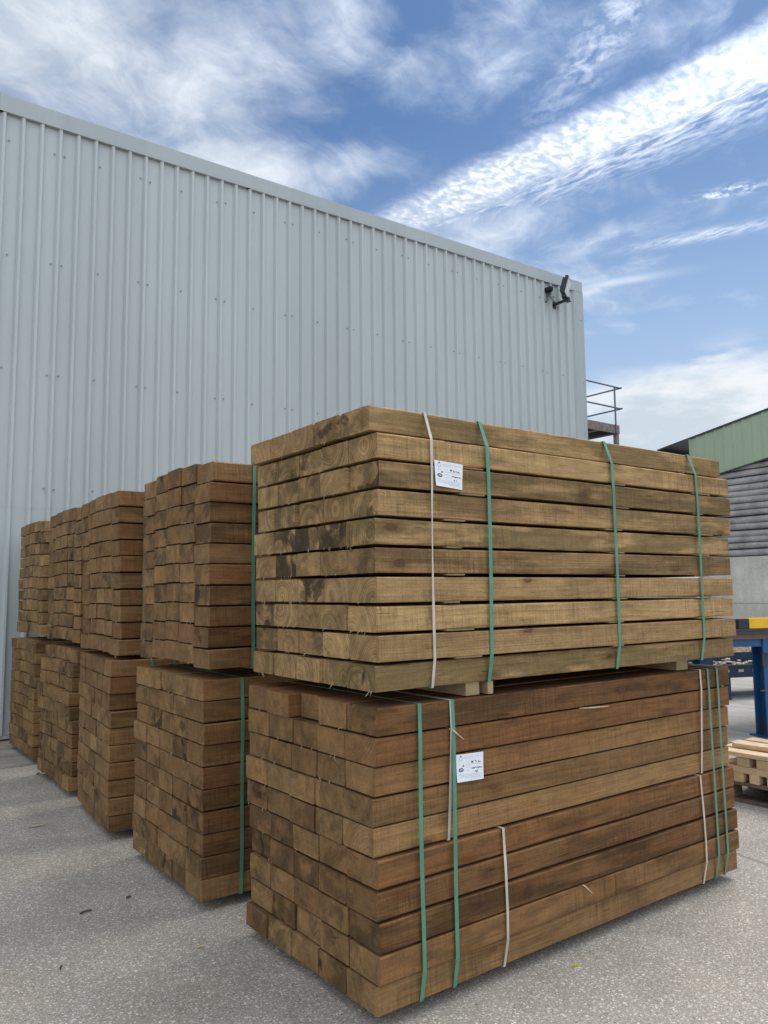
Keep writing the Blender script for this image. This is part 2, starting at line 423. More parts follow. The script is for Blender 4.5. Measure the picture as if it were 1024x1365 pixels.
# ------------------------------------------------------------------ light and sky
SUN_EL, SUN_AZ = math.radians(58), math.radians(7)       # azimuth measured from +X towards +Y
sd = Vector((math.cos(SUN_EL) * math.cos(SUN_AZ), math.cos(SUN_EL) * math.sin(SUN_AZ), math.sin(SUN_EL)))
sl = bpy.data.lights.new('sun', 'SUN'); sl.energy = 1.1; sl.angle = math.radians(28); sl.color = (1, .95, .88)
so = bpy.data.objects.new('sun', sl); COL.objects.link(so); so.rotation_euler = (-sd).to_track_quat('-Z', 'Y').to_euler(); so.location = (0, 0, 30)

w = bpy.data.worlds.new('World'); scene.world = w; w.use_nodes = True
t = NT(w.node_tree); bg = t.n['Background']
sky = t.node('ShaderNodeTexSky', sky_type='NISHITA'); sky.sun_disc = False; sky.sun_elevation = SUN_EL; sky.sun_rotation = PI / 2 - SUN_AZ
sky.air_density = 1.0; sky.dust_density = .6; sky.ozone_density = 2.2
D = t.node('ShaderNodeTexCoord').outputs['Generated']
dx, dy, dz = t.xyz(D)[:3]
zz = t.m('MAXIMUM', dz, .03)
px, py = t.m('DIVIDE', dx, zz), t.m('DIVIDE', dy, zz)
P = t.comb(px, py, 0.)
def gauss(cx, cy, sx, sy, rot=0):
    ca, sa = math.cos(rot), math.sin(rot)
    ax, ay = t.sub(px, cx), t.sub(py, cy)
    a = t.m('DIVIDE', t.add(t.mul(ax, ca), t.mul(ay, sa)), sx); b_ = t.m('DIVIDE', t.sub(t.mul(ay, ca), t.mul(ax, sa)), sy)
    return t.m('EXPONENT', t.mul(t.add(t.mul(a, a), t.mul(b_, b_)), -1.))
def amax(*q):
    o = q[0]
    for k in q[1:]: o = t.m('MAXIMUM', o, k)
    return o
warp = t.vm('SUBTRACT', t.noise(P, 1.6, 3, .55, out='Color'), (.5, .5, .5))
PW = t.vm('ADD', P, t.vm('SCALE', warp, scale=.55))
warp2 = t.vm('SUBTRACT', t.noise(P, 5.5, 3, .6, out='Color'), (.5, .5, .5))
PW2 = t.vm('ADD', PW, t.vm('SCALE', warp2, scale=.16))
def lin(q, a, b, c): return t.add(t.add(t.mul(px, a), t.mul(py, b)), c)
# veil: soft large cirrus
n_big = t.noise(PW, 1.9, 6, .52)
n_fine = t.noise(t.vm('MULTIPLY', PW2, (5.5, 3.2, 1)), 1, 6, .62)
reg = amax(t.mul(gauss(.38, 1.42, .42, .36), 1.0), t.mul(gauss(.78, 1.62, .26, .20), .85), t.mul(gauss(.98, 1.46, .11, .15, .5), .60), t.mul(gauss(.70, 1.06, .20, .13, .5), .60),
           t.mul(gauss(1.0, 1.05, .24, .18), .48), t.mul(gauss(1.50, 1.58, .24, .30), .92), t.mul(gauss(2.05, 1.60, .50, .30, .5), .62),
           t.mul(gauss(.60, .85, .3, .14), .45), t.mul(gauss(1.5, 1.1, .5, .5), .22))
n_str = t.noise(t.vm('ADD', t.comb(t.add(t.mul(px, 2.2), t.mul(py, 1.1)), t.add(t.mul(py, 7.), t.mul(px, -4.)), 0.), t.vm('SCALE', warp, scale=3.2)), 1, 6, .62)
veil = t.m('ADD', t.mul(reg, .88), t.add(t.mul(t.sub(n_big, .5), 1.35), t.add(t.mul(t.sub(n_fine, .5), .45), t.mul(t.sub(n_str, .5), .75))))
veil = t.ss(veil, .12, 1.08)
# broad mackerel streak
ax, ay = t.sub(px, 1.27), t.sub(py, 1.60)
ev = t.noise(P, 4.2, 4, .6)
v = t.add(t.add(t.mul(ax, .990), t.mul(ay, .138)), t.mul(t.sub(ev, .5), .09))
uu = t.add(t.mul(ax, .138), t.mul(ay, -.990))
core = t.m('MULTIPLY', t.ss(v, -.125, -.035), t.ss(v, .14, .045))
fringe = t.m('MULTIPLY', t.ss(v, -.02, .05), t.ss(v, .29, .07))
rip = t.noise(t.vm('ADD', t.comb(t.mul(v, 36.), t.mul(uu, 66.), 0.), t.vm('SCALE', warp2, scale=3.5)), 1, 4, .6)
rip2 = t.noise(t.comb(t.mul(v, 60.), t.mul(t.add(uu, t.mul(v, .6)), 16.), 3.), 1, 5, .6)
pf = t.sub(1., t.voro(t.vm('ADD', t.comb(t.mul(v, 44.), t.mul(uu, 50.), 0.), t.vm('SCALE', warp2, scale=4.)), 1, feature='SMOOTH_F1'))
tex = t.ss(t.add(t.mul(pf, .42), t.mul(rip, .80)), .38, .92)
s_core = t.mul(t.add(t.mul(tex, .58), t.add(.24, t.mul(core, .20))), t.m('POWER', core, .9))
s_fr = t.mul(fringe, t.ss(rip2, .30, .72)); s_fr = t.mul(s_fr, .8)
ends = t.ss(uu, -.35, .25)
streak = t.mul(amax(s_core, s_fr), t.add(.55, t.mul(ends, .45)))
# second thin rippled streak above it
g2 = gauss(1.13, .83, .055, .26, -.42)
st2 = t.mul(g2, t.mul(t.ss(t.noise(t.vm('ADD', t.vm('MULTIPLY', P, (38, 26, 1)), t.vm('SCALE', warp2, scale=3.)), 1, 5, .62), .28, .78), .50))
# small wisps right
g3 = t.mul(gauss(2.02, 1.14, .035, .24, .50), t.mul(t.ss(rip2, .25, .7), .75))
g4 = t.mul(gauss(1.84, .98, .028, .075, .47), t.mul(t.ss(t.noise(P, 30, 5, .65), .40, .62), .9))
g5 = t.mul(gauss(2.08, 1.54, .04, .18, .5), .55)
# cumulus bank low on the right, laid out by elevation
el = t.add(dz, t.mul(t.sub(t.noise(t.scale3(D, (5, 5, 14)), 1, 6, .6), .5), .085))
az = t.m('ARCTAN2', dy, dx)
topl = t.add(.252, t.mul(t.sub(.50, az), .03))
bank = t.mul(t.ss(t.sub(topl, el), -.014, .022), t.mul(t.ss(az, .92, .55), t.ss(az, -.5, -.1)))
bank_tex = t.noise(t.scale3(D, (7, 7, 22)), 1, 6, .6)
g6 = t.mul(gauss(3.2, 1.86, .28, .12, .9), t.mul(t.ss(t.noise(P, 4, 5), .4, .62), .8))
# hemisphere behind the camera: unseen scattered cloud, added to light the yard
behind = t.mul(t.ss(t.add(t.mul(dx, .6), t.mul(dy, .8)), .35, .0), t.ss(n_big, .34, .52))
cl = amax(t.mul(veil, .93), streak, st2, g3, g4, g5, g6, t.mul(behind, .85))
hz = t.mul(t.ss(dz, .56, .14), .62)
K = 1.0
cloud_c = t.mix(t.ss(n_fine, .35, .7), (.40, .445, .495), (.535, .565, .60))
cloud_c = t.mix(t.ss(streak, .6, .98), cloud_c, (.55, .57, .595))
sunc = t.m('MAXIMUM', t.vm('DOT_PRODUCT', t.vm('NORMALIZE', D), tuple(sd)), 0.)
glow = t.add(t.mul(t.m('POWER', sunc, 9.), 3.2), t.mul(t.ss(t.add(t.mul(dx, .6), t.mul(dy, .8)), .3, -.3), 1.15))     # brightest round the veiled sun, plus added fill light from unseen cloud behind camera
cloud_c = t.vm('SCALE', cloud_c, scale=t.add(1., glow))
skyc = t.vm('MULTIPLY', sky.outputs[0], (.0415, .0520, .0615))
skyc = t.mix(hz, skyc, (.37, .465, .58))
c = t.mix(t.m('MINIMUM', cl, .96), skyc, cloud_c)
bank_c = t.mix(t.ss(t.add(bank_tex, t.mul(t.sub(topl, el), -1.2)), .34, .58), (.39, .44, .48), (.575, .59, .605))
c = t.mix(t.mul(bank, .92), c, bank_c)
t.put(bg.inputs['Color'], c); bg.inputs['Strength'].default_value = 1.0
scene.view_settings.view_transform = 'Standard'; scene.view_settings.look = 'None'
scene.view_settings.exposure = 0.72; scene.view_settings.gamma = 1
try: scene.cycles.max_bounces = 6; scene.cycles.sample_clamp_indirect = 5
except Exception: pass

# ------------------------------------------------------------------ setting
mb = MB(); S = 400
mb.add([(-S, -S, 0), (S, -S, 0), (S, S, 0), (-S, S, 0)], [(0, 1, 2, 3)])
tag(mb.build('ground', M_ASPH), kind='structure')
mb = MB()
xs = [-9 + i * .25 for i in range(74)]
top = [(x, 6.90) for x in xs]; bot = [(x, 5.375 + R.uniform(-.012, .012) + .04 * math.sin(x * 1.3) * (1 if x < -1 else .2)) for x in xs]
vs = [(x, y, .004) for x, y in bot] + [(x, y, .004) for x, y in top]
n = len(xs); mb.add(vs, [(i, i + 1, i + 1 + n, i + n) for i in range(n - 1)])
tag(mb.build('concrete_apron', apron_mat()), kind='structure')

# ------------------------------------------------------------------ big clad building
TH = math.atan2(6.55 - 6.82, 9.498 + .168)
B = empty('industrial_building', 'tall warehouse clad in ribbed pale grey metal sheets behind the timber stacks', 'building', (-.17, 6.82, 0), TH)
# local frame: x along the wall (s), -y towards the yard, z up
S0, S1 = -9.0, 9.66
def ribbed(z0, z1, d, name, mat, s0=S0, s1=S1 - .03, sag=0):
    mb = MB(); prof = []
    k = math.ceil((s0 - .054) / .2); s = .054 + k * .2
    prof.append((s0, 0))
    while s < s1 - .05:
        prof += [(s - .036, 0), (s - .015, .042), (s - .011, .045), (s + .011, .045), (s + .015, .042), (s + .026, 0)]; s += .2
    prof.append((s1, 0))
    n = len(prof); zs = [z0, z1]
    vs = [(p[0], -d - p[1], z) for z in zs for p in prof]
    fs = [(i, i + 1, i + 1 + n, i + n) for i in range(n - 1)]
    mb.add(vs, fs)
    # thickness
    return mb.build(name, mat, B)
up = ribbed(2.47, 6.96, .0065, 'upper_cladding', M_CLAD)
lo = ribbed(.06, 2.52, .004, 'lower_cladding', M_CLAD)
mb = MB()                                                     # core box behind the sheets, closed all round
mb.box(S0, S1 - .02, .0, 14, .02, 7.0)
mb.build('wall', M_CLAD, B)
mb = MB(); mb.prism([(-.03, 7.03), (7, 7.75), (14.1, 7.03), (14.1, 6.98), (7, 7.68), (-.03, 6.98)], 'x', S0, S1 - .03)
mb.build('roof', M_ROOFG, B)
mb = MB()                                                     # eaves trim in 3 m lengths that lap
s = S0; k = 0
while s < S1:
    e = min(s + 3.0, S1); dd = .058 + (.0025 if k % 2 else 0)
    mb.prism([(-dd, 6.905), (-dd, 7.1), (.06, 7.1), (.06, 7.09), (-dd + .008, 7.09), (-dd + .008, 6.915), (-.02, 6.915), (-.02, 6.905)], 'x', s, e + (.06 if e < S1 else 0))
    s = e; k += 1
mb.build('eaves_flashing', M_FLASH, B)
mb = MB(); mb.box(S1 - .205, S1 + .01, -.055, -.047, .06, 6.902); mb.box(S1 + .01, S1 + .018, -.055, .25, .06, 6.902)
mb.box(S1 - .205, S1 - .198, -.0465, -.016, .06, 6.902)
mb.build('corner_flashing', M_FLASH, B)
mb = MB(); mb.box(S0, S1 - .03, -.02, .0, .02, .056); mb.build('base_trim', M_FLASH, B)
mb = MB()
def screw(s, z, d):
    r_ = .009; n = 8
    ring = [(s + r_ * math.cos(2 * PI * i / n), z + r_ * math.sin(2 * PI * i / n)) for i in range(n)]
    mb.prism(ring, 'y', -d - .009, -d + .001)
for z in (6.61, 5.285, 3.99, 2.69):
    for i in range(-9, 10):
        c0 = .654 + i * 1.0                                   # rib at each sheet lap: a screw each side
        if c0 < S1 - .35:
            for q in (-.058, .058): screw(c0 + q + R.uniform(-.006, .006), z + R.uniform(-.012, .012), .012)
        if c0 + .47 < S1 - .3: screw(c0 + .47 + R.uniform(-.02, .02), z + R.uniform(-.012, .012), .012)
for z in (1.45, .35):
    for i in range(-9, 10):
        c0 = .654 + i * 1.0
        if c0 < S1 - .35:
            for q in (-.058, .058): screw(c0 + q, z + R.uniform(-.012, .012), .004)
for z in (6.2, 5.2, 4.2, 3.2): screw(S1 - .06, z + R.uniform(-.2, .2), .055)
tag(mb.build('screw_heads', M_SCREW, B), kind='stuff')

# floodlight on the wall near the corner
wd = Vector((math.cos(TH), math.sin(TH), 0)); wn = Vector((math.sin(TH), -math.cos(TH), 0))
def onw(s, z, d=0): return Vector((-.17, 6.82, 0)) + wd * s + wn * d + Vector((0, 0, z))
FL = empty('floodlight', 'black square floodlight on a short bracket high at the warehouse corner', 'floodlight', onw(8.93, 6.535, .012))
a0 = Vector((0, 0, 0)); a1 = wn * .36
mb = MB()
Mx = Matrix.Translation(Vector((0, 0, 0))) @ Matrix.Rotation(math.atan2(wn.y, wn.x), 4, 'Z')
mb.box(.0, .012, -.06, .06, -.06, .06, Mx); mb.box(.012, .37, -.022, .022, -.02, .02, Mx, .004); mb.box(.28, .36, -.06, .06, -.034, -.021, Mx); mb.box(.30, .34, -.05, .05, .021, .05, Mx)
mb.build('bracket', M_BLACK, FL)
nrm = Vector((.50, -.82, -.28)).normalized(); wx_ = Vector((0, 0, 1)).cross(nrm).normalized(); hz_ = nrm.cross(wx_)
HM = Matrix((wx_, hz_, nrm)).transposed().to_4x4(); HM.translation = wn * .32 + Vector((0.0, 0, .225))
mb = MB(); mb.box(-.175, .175, -.155, .155, -.035, .02, HM, .01)
for i in range(7): mb.box(-.14 + i * .045, -.125 + i * .045, -.12, .12, -.075, -.0352, HM)
mb.box(-.10, .10, -.20, -.166, -.03, .01, HM)
mb.build('housing', M_BLACK, FL)
mb = MB(); mb.box(-.15, .15, -.13, .13, .0202, .026, HM, .002); mb.build('lens', M_LENS, FL)
mb = MB(); j = onw(8.77, 6.69, .05) - FL.location
pts = []
for i in range(13):
    q = i / 12; p = j.lerp(wn * .30 + Vector((0, 0, .03)), q); p.z -= .13 * math.sin(q * PI) + .0; pts.append(p)
mb.tube(pts, .008, 6); mb.build('cable', M_BLACK, FL)
JB = empty('junction_box', 'small round black junction box with a cable stub left of the floodlight', 'junction box', onw(8.77, 6.70, .012))
mb = MB()
ring = [(.055 * math.cos(2 * PI * i / 16), .055 * math.sin(2 * PI * i / 16)) for i in range(16)]
mb.prism([(a, b_ + .07) for a, b_ in ring], 'y', -.10, -.002); mb.prism([(a * .7, b_ * .7 + .07) for a, b_ in ring], 'y', -.118, -.1002)
mb.build('box_body', M_BLACK, JB)
mb = MB(); mb.tube([(-.03, -.03, .01), (-.035, -.035, -.05), (-.03, -.03, -.13), (-.05, -.01, -.16)], .012, 6); mb.tube([(.05, -.03, .02), (.10, -.03, -.03), (.18, -.01, -.01)], .007, 6); mb.build('cable_stub', M_BLACK, JB)

# ------------------------------------------------------------------ access platform beyond the corner
PF = empty('access_platform', 'raised platform with steel tube handrail beyond the warehouse corner', 'platform', (13.3, 9.645, 0))
def tubes(name, lst, r_, mat, parent):
    mb = MB()
    for a, b_ in lst: mb.tube([a, b_], r_, 8)
    return mb.build(name, mat, parent)
zd = 5.655
x1 = 1.50; yb = 1.32
mb = MB(); mb.box(-2.4, x1 - .03, .035, .07, zd - .215, zd + .0); mb.box(x1 - .03, x1 + .005, .035, yb, zd - .215, zd); mb.build('fascia_board', M_PLANK, PF)
mb = MB()
for i in range(9): mb.box(-2.4, x1 - .032, .072 + i * .138, .072 + i * .138 + .13, zd - .06, zd - .02)
mb.build('deck', M_PLANK, PF)
for i in range(6):
    mb = MB(); mb.box(-2.3 + i * .74, -2.23 + i * .74, .071, yb - .02, zd - .2, zd - .062); mb.build('joist', M_DGREY, PF)
for xx in (-2.2, .085, 1.34): tubes('rail_post', [((xx, .02, zd - .2), (xx, .02, zd + .965))], .022, M_GALV, PF)
tubes('top_rail', [((-2.4, .0, zd + .965), (x1 + .06, .0, zd + .965)), ((x1, -.08, zd + .95), (x1, yb, zd + .95))], .021, M_GALV, PF)
tubes('mid_rail', [((-2.4, .0, zd + .43), (x1 + .06, .0, zd + .43)), ((x1, -.08, zd + .415), (x1, yb, zd + .415))], .021, M_GALV, PF)
for xx, yy in ((x1 - .06, .1), (-2.3, .1), (-2.3, 1.25)):
    mb = MB(); mb.box(xx - .05, xx + .05, yy - .05, yy + .05, 0, zd - .217); mb.build('leg', M_PLANK, PF)

# ------------------------------------------------------------------ green topped shed on the right
SH = empty('open_shed', 'shed with green metal gable, grey pole cladding and a concrete base wall', 'shed', (17, 9.06, 0))
# local: x into the shed, y negative towards the viewer's right
pit = math.tan(math.radians(10.2))
Yr = -11.0
def zt(y): return 5.475 - y * pit if y > Yr else 5.475 - Yr * pit + (y - Yr) * pit
mb = MB()                                                     # green gable sheet with fine ribs
y = 0.0; prof = []
while y > -22:
    prof += [(y, 0), (y - .15, 0), (y - .165, .022), (y - .20, .022), (y - .215, 0)]; y -= .25
vs = []
for yy, d in prof: vs += [(-d, yy, zt(yy) - 1.17), (-d, yy, zt(yy) - .02)]
mb.add(vs, [(2 * i, 2 * i + 1, 2 * i + 3, 2 * i + 2) for i in range(len(prof) - 1)])
mb.box(-.028, .0, -.001, .05, zt(0) - 1.17, zt(0) - .03)
mb.build('gable_cladding', M_GREENC, SH)
mb = MB(); mb.prism([(-.035, zt(0) - 1.20), (Yr, zt(Yr) - 1.20), (-22, zt(-22) - 1.20), (-22, zt(-22) - 1.17), (Yr, zt(Yr) - 1.17), (-.035, zt(0) - 1.17)], 'x', -.02, .02)
mb.build('drip_edge', M_DGREY, SH)
mb = MB()
for i in range(20):
    z = 2.30 + .085 + i * .165; r_ = .078 + R.uniform(-.006, .006)
    pts = [(.14 + R.uniform(-.012, .012), .0 - k * 1.5, z + R.uniform(-.014, .014) + .01 * math.sin(k + i)) for k in range(15)]
    ymax = 0
    if zt(pts[0][1]) - .2 < z:                               # stop short under the sloping gable sheet
        while len(pts) > 2 and zt(pts[0][1]) - .2 < z: pts.pop(0)
    mb.tube(pts, r_, 10)
mb.build('pole_cladding', M_LOG, SH)
mb = MB(); mb.box(.06, .36, -22, .02, 1.145, 2.29); mb.box(.065, .36, -22, .02, 0, 1.135); mb.box(.10, .3, -22, 0, 1.13, 1.15)
mb.build('concrete_wall', M_CONC, SH)
mb = MB(); mb.box(.3, 12, -22, .06, 0, zt(0) - .25); mb.prism([(.06, zt(0) - .25), (-22, zt(0) - .25), (-22, zt(-22) - .04), (Yr, zt(Yr) - .04), (.06, zt(.06) - .06)], 'x', .301, 12)
mb.build('shed_body', M_ROOFG, SH)
mb = MB(); mb.prism([(1.0, zt(1.0) + .012), (Yr, zt(Yr) + .02), (-22.5, zt(-22.5) + .012), (-22.5, zt(-22.5) - .03), (Yr, zt(Yr) - .022), (1.0, zt(1.0) - .03)], 'x', -.05, 12.2)
mb.box(-.1, 12.1, .86, 1.0, zt(1) - .22, zt(1) - .052)
mb.build('roof', M_DGREY, SH)

# ------------------------------------------------------------------ blue machine frame, yellow bar, conveyor
A = Vector((.433, .901, 0)); Bv = Vector((.901, -.433, 0))
ang = math.atan2(Bv.y, Bv.x)
MF = empty('saw_bench_frame', 'blue painted steel machine frame with H-section leg beside the pallet', 'machine', (6.20 + .085 * Bv.x, 1.88 + .085 * Bv.y, 0), ang)
# local x = Bv (right), y = A (away)
def leg(x, y):
    mb = MB()
    mb.box(x, x + .155, y, y + .016, 0, .94); mb.box(x, x + .155, y + .17, y + .186, 0, .94); mb.box(x + .07, x + .086, y + .0162, y + .1698, 0, .94)
    mb.box(x - .05, x + .2, y - .04, y + .23, 0, .014)
    mb.build('leg', M_BLUE, MF)
for lx, ly in ((.0, .0), (2.6, .0), (.0, 1.1), (2.6, 1.1)): leg(lx, ly)
mb = MB(); mb.box(-.55, 3.0, -.012, .012, .925, 1.0); mb.box(-.55, 3.0, .0122, .1, .992, 1.0); mb.box(-.55, 3., 1.1, 1.2, .925, 1.0); mb.box(-.02, .2, -.03, -.0125, .86, 1.07); mb.box(.10, .24, -.05, -.031, .76, 1.05)
mb.build('cross_beam', M_BLUE, MF)
mb = MB(); mb.box(-.02, .03, -.012, -.0005, .72, .9241); mb.box(.155, .17, -.03, .2, .0, .92); mb.build('bracket_plate', M_DGREY, MF)
mb = MB(); mb.box(-.50, 3.0, -.05, 1.2, 1.003, 1.055); mb.build('bed_plate', M_RUST, MF)
for dy_ in (-.06, .10, .9):
    mb = MB(); mb.box(-.53, 3.0, dy_, dy_ + .06, 1.057, 1.082); mb.box(-.53, 3.0, dy_ + .01, dy_ + .05, 1.084, 1.108); mb.build('slide_rail', M_DGREY, MF)
mb = MB(); mb.box(-.29, 2.9, -.04, .07, 1.112, 1.205); mb.build('core_bar', M_BLACK, MF)
mb = MB(); mb.box(-.175, 2.8, -.047, .077, 1.1105, 1.214, None, .004); mb.build('yellow_sleeve', M_YEL, MF)
mb = MB(); mb.tube([(-.0, -.02, .48), (-.09, -.05, .485)], .009, 6); mb.build('pin', M_RUST, MF)

CV = empty('chain_conveyor', 'low dark blue conveyor trough littered with wood chips behind the blue frame', 'conveyor', (8.4, 4.05, 0), ang + math.radians(4))
mb = MB(); mb.box(-2.6, 3.4, -.42, -.36, .30, .47); mb.box(-2.6, 3.4, -.359, -.33, .30, .33); mb.build('side_channel', M_NAVY, CV)
mb = MB(); mb.box(-2.6, 3.4, .40, .46, .34, .56); mb.build('side_channel', M_NAVY, CV)
mb = MB(); mb.box(-2.6, 3.4, -.355, .395, .36, .40); mb.build('trough', M_DGREY, CV)
mb = MB()
for i in range(26): mb.box(-2.5 + i * .23, -2.42 + i * .23, -.435, -.421, .375, .41)
mb.build('chain_lugs', simple_mat('worn_steel_lug', (.45, .43, .40), .5, .5), CV)
mb = MB(); mb.box(-2.6, 3.4, -.4225, -.4202, .425, .465); mb.build('chain_guard', M_BLACK, CV)
for lx in (-2.2, .3, 2.9):
    for ly in (-.40, .40):
        mb = MB(); mb.box(lx, lx + .08, ly, ly + .05, 0, .298); mb.build('leg', M_NAVY, CV)
mb = MB()
for i in range(420):
    cx, cy_, cz = R.uniform(-2.5, 3.3), R.uniform(-.33, .37), .41 + R.random() ** 2 * .07
    s_ = R.uniform(.015, .05)
    Mx = Matrix.Translation((cx, cy_, cz)) @ Matrix.Rotation(R.uniform(0, 6), 4, 'Z') @ Matrix.Rotation(R.uniform(-.5, .5), 4, 'X')
    mb.box(-s_, s_, -s_ * .5, s_ * .5, -.006, .006, Mx)
tag(mb.build('wood_chips_on_conveyor', simple_mat('pale_chip', (.60, .47, .36), .9, var=.35, vscale=18)), kind='stuff')
bpy.data.objects['wood_chips_on_conveyor'].matrix_world = Matrix.Translation((8.4, 4.05, 0)) @ Matrix.Rotation(ang + math.radians(4), 4, 'Z')
# bark and chip heap by the shed wall
mb = MB(); n = 28; m_ = 14; vs = []
for j_ in range(m_ + 1):
    for i in range(n + 1):
        X = -1.0 + 2.0 * i / n; Y = -1 + 2.0 * j_ / m_
        h = max(0, 1 - (X * X + Y * Y)) ** .7 * .62
        vs.append((15.6 + X * 1.3 + R.uniform(-.03, .03), 7.6 + Y * 2.2 + R.uniform(-.03, .03), h * (1 + R.uniform(-.18, .18)) - .01))
mb.add(vs, [(j_ * (n + 1) + i, j_ * (n + 1) + i + 1, (j_ + 1) * (n + 1) + i + 1, (j_ + 1) * (n + 1) + i) for j_ in range(m_) for i in range(n)])
tag(mb.build('chip_heap', M_CHIPS), kind='stuff')

# ------------------------------------------------------------------ pallet with fresh timber
PL = empty('pallet', 'weathered wooden pallet carrying loose pale battens at the right edge', 'pallet', (3.78, -.25, 0))
PW_, PD = 1.0, 1.2                                             # x size, y size
for i, yy in enumerate((.0, .545, 1.075)):
    for xx in (0, .44, .86):
        mb = MB(); mb.box(xx + .002, xx + .138, yy, yy + .125 + (.02 if i == 1 else 0), .022, .098, None, .002); mb.build('block', M_PALLET, PL)
for xx in (0, .44, .86): mb = MB(); mb.box(xx, xx + .14, 0, PD, 0, .0215); mb.build('bottom_board', M_PALLET, PL)
for yy in (.0, .545, 1.075): mb = MB(); mb.box(0, PW_, yy, yy + .125, .0985, .12); mb.build('stringer_board', M_PALLET, PL)
for k in range(7): mb = MB(); mb.box(k * .146, k * .146 + .11, -.003, PD + .003, .1205, .1425); mb.build('deck_board', M_PALLET, PL)
GB = 'fresh pine pieces stacked on the pallet'
def pine(name, label, cx, cy, cz, lx, ly, lz, rz=0, gr=GB):
    mb = MB(); mb.box(-lx / 2, lx / 2, -ly / 2, ly / 2, -lz / 2, lz / 2, None, .003)
    o = mb.build(name, M_PINE); o.location = (cx, cy, cz); o.rotation_euler = (0, 0, rz); tag(o, label, 'timber', gr); return o
z = .1435
seps = [.90, .775, .66, .545, .40, .18, -.05]
lab = ['short pine bearer on pallet deck, half hidden behind the big timber pack', 'square pine bearer on pallet deck with notched end, second from the big timber pack', 'short square pine bearer on pallet deck, third from the big timber pack',
       'short pine bearer on pallet deck at the photo edge', None, None, None]
for i, yy in enumerate(seps):
    pine('pine_bearer', lab[i] or 'short pine bearer on pallet deck out of the frame to the right', 3.80 + .3 + R.uniform(-.01, .02), yy, z + .031, .62, .07, .062, R.uniform(-.06, .06))
z += .0625
for i in range(6):
    pine('pine_plank', 'wide pine plank laid across the bearers, lowest plank layer, facing the yard' if i == 0 else 'pine plank in the lowest plank layer behind the facing plank', 3.84 + i * .125, .30 + R.uniform(-.02, .02), z + .022, .115, 1.3, .044, R.uniform(-.015, .015))
z += .0445
for i in range(5):
    pine('pine_batten', ['pale batten with a knotty end lying over the planks by the timber pack', 'wide pink batten lying over the planks with a split mark', 'batten lying over the planks at the photo edge'][min(i, 2)], 3.80 + .35, .73 - i * .16, z + .033, .72, .12 if i else .09, .065, R.uniform(-.05, .05))
z += .0665
for i in range(4):
    pine('pine_board', 'long thin pine board on top of the pallet stack, nearest the yard' if i == 0 else 'long thin pine board on top of the pallet stack, behind the front one', 3.86 + i * .16, .30 + R.uniform(-.05, .05), z + .016, .13, 1.35, .03, R.uniform(-.03, .03))
z += .0325
pine('pine_board', 'single pine board lying slanted across the very top of the pallet stack', 4.05, .25, z + .016, .12, 1.3, .03, .10)

# ------------------------------------------------------------------ timber packs
L, SW, SHT = 2.355, .1965, .100
def sleeper_mesh(k):
    rr = random.Random(100 + k)
    ns = 9; b_ = rr.uniform(.0025, .005)
    w_ = SW - rr.uniform(.0018, .0045); h_ = SHT - .0056 + rr.uniform(-.002, .001)
    bow_y, bow_z = rr.uniform(-.005, .005), rr.uniform(-.003, .003); tp = rr.uniform(-.028, .028); wane = rr.random() < .25
    vs = []; ed = []
    for i in range(ns):
        q = i / (ns - 1); x = q * L
        x_t = 0
        oy = bow_y * math.sin(PI * q) + rr.uniform(-.0006, .0006); oz = bow_z * math.sin(PI * q) + rr.uniform(-.0006, .0006)
        bb = [b_ * rr.uniform(.6, 1.5) for _ in range(4)]
        if wane: bb[2] += .006 * max(0, math.sin(q * 5 + k))
        sec = [(bb[0], 0), (w_ - bb[1], 0), (w_, bb[1]), (w_, h_ - bb[2]), (w_ - bb[2], h_), (bb[3], h_), (0, h_ - bb[3]), (0, bb[0])]
        tilt = rr.uniform(-.02, .02), rr.uniform(-.03, .03)
        for y, z in sec:
            z *= 1 + tp * (q - .5)
            dx_ = 0
            if i in (0, ns - 1): dx_ = (y - w_ / 2) * tilt[0] + (z - h_ / 2) * tilt[1]
            vs.append((x + dx_, y + oy, z + oz))
    fs = [tuple(range(7, -1, -1)), tuple(range((ns - 1) * 8, ns * 8))]; ed = [0, 0]
    for i in range(ns - 1):
        for j in range(8):
            j2 = (j + 1) % 8; fs.append((i * 8 + j, i * 8 + j2, (i + 1) * 8 + j2, (i + 1) * 8 + j)); ed.append(1 if j in (1, 3, 5, 7) else 0)
    me = bpy.data.meshes.new('sleeper'); me.from_pydata(vs, [], fs)
    at = me.attributes.new('edge', 'FLOAT', 'FACE'); at.data.foreach_set('value', [float(e) for e in ed])
    bm = bmesh.new(); bm.from_mesh(me); bmesh.ops.recalc_face_normals(bm, faces=bm.faces); bm.to_mesh(me); bm.free()
    me.materials.append(M_WOOD); return me
SLM = [sleeper_mesh(k) for k in range(14)]

def hull(pts):
    pts = sorted(set(pts))
    def half(ps):
        o = []
        for p in ps:
            while len(o) > 1 and (o[-1][0] - o[-2][0]) * (p[1] - o[-2][1]) - (o[-1][1] - o[-2][1]) * (p[0] - o[-2][0]) <= 0: o.pop()
            o.append(p)
        return o
    a = half(pts); b_ = half(pts[::-1]); return a[:-1] + b_[:-1]

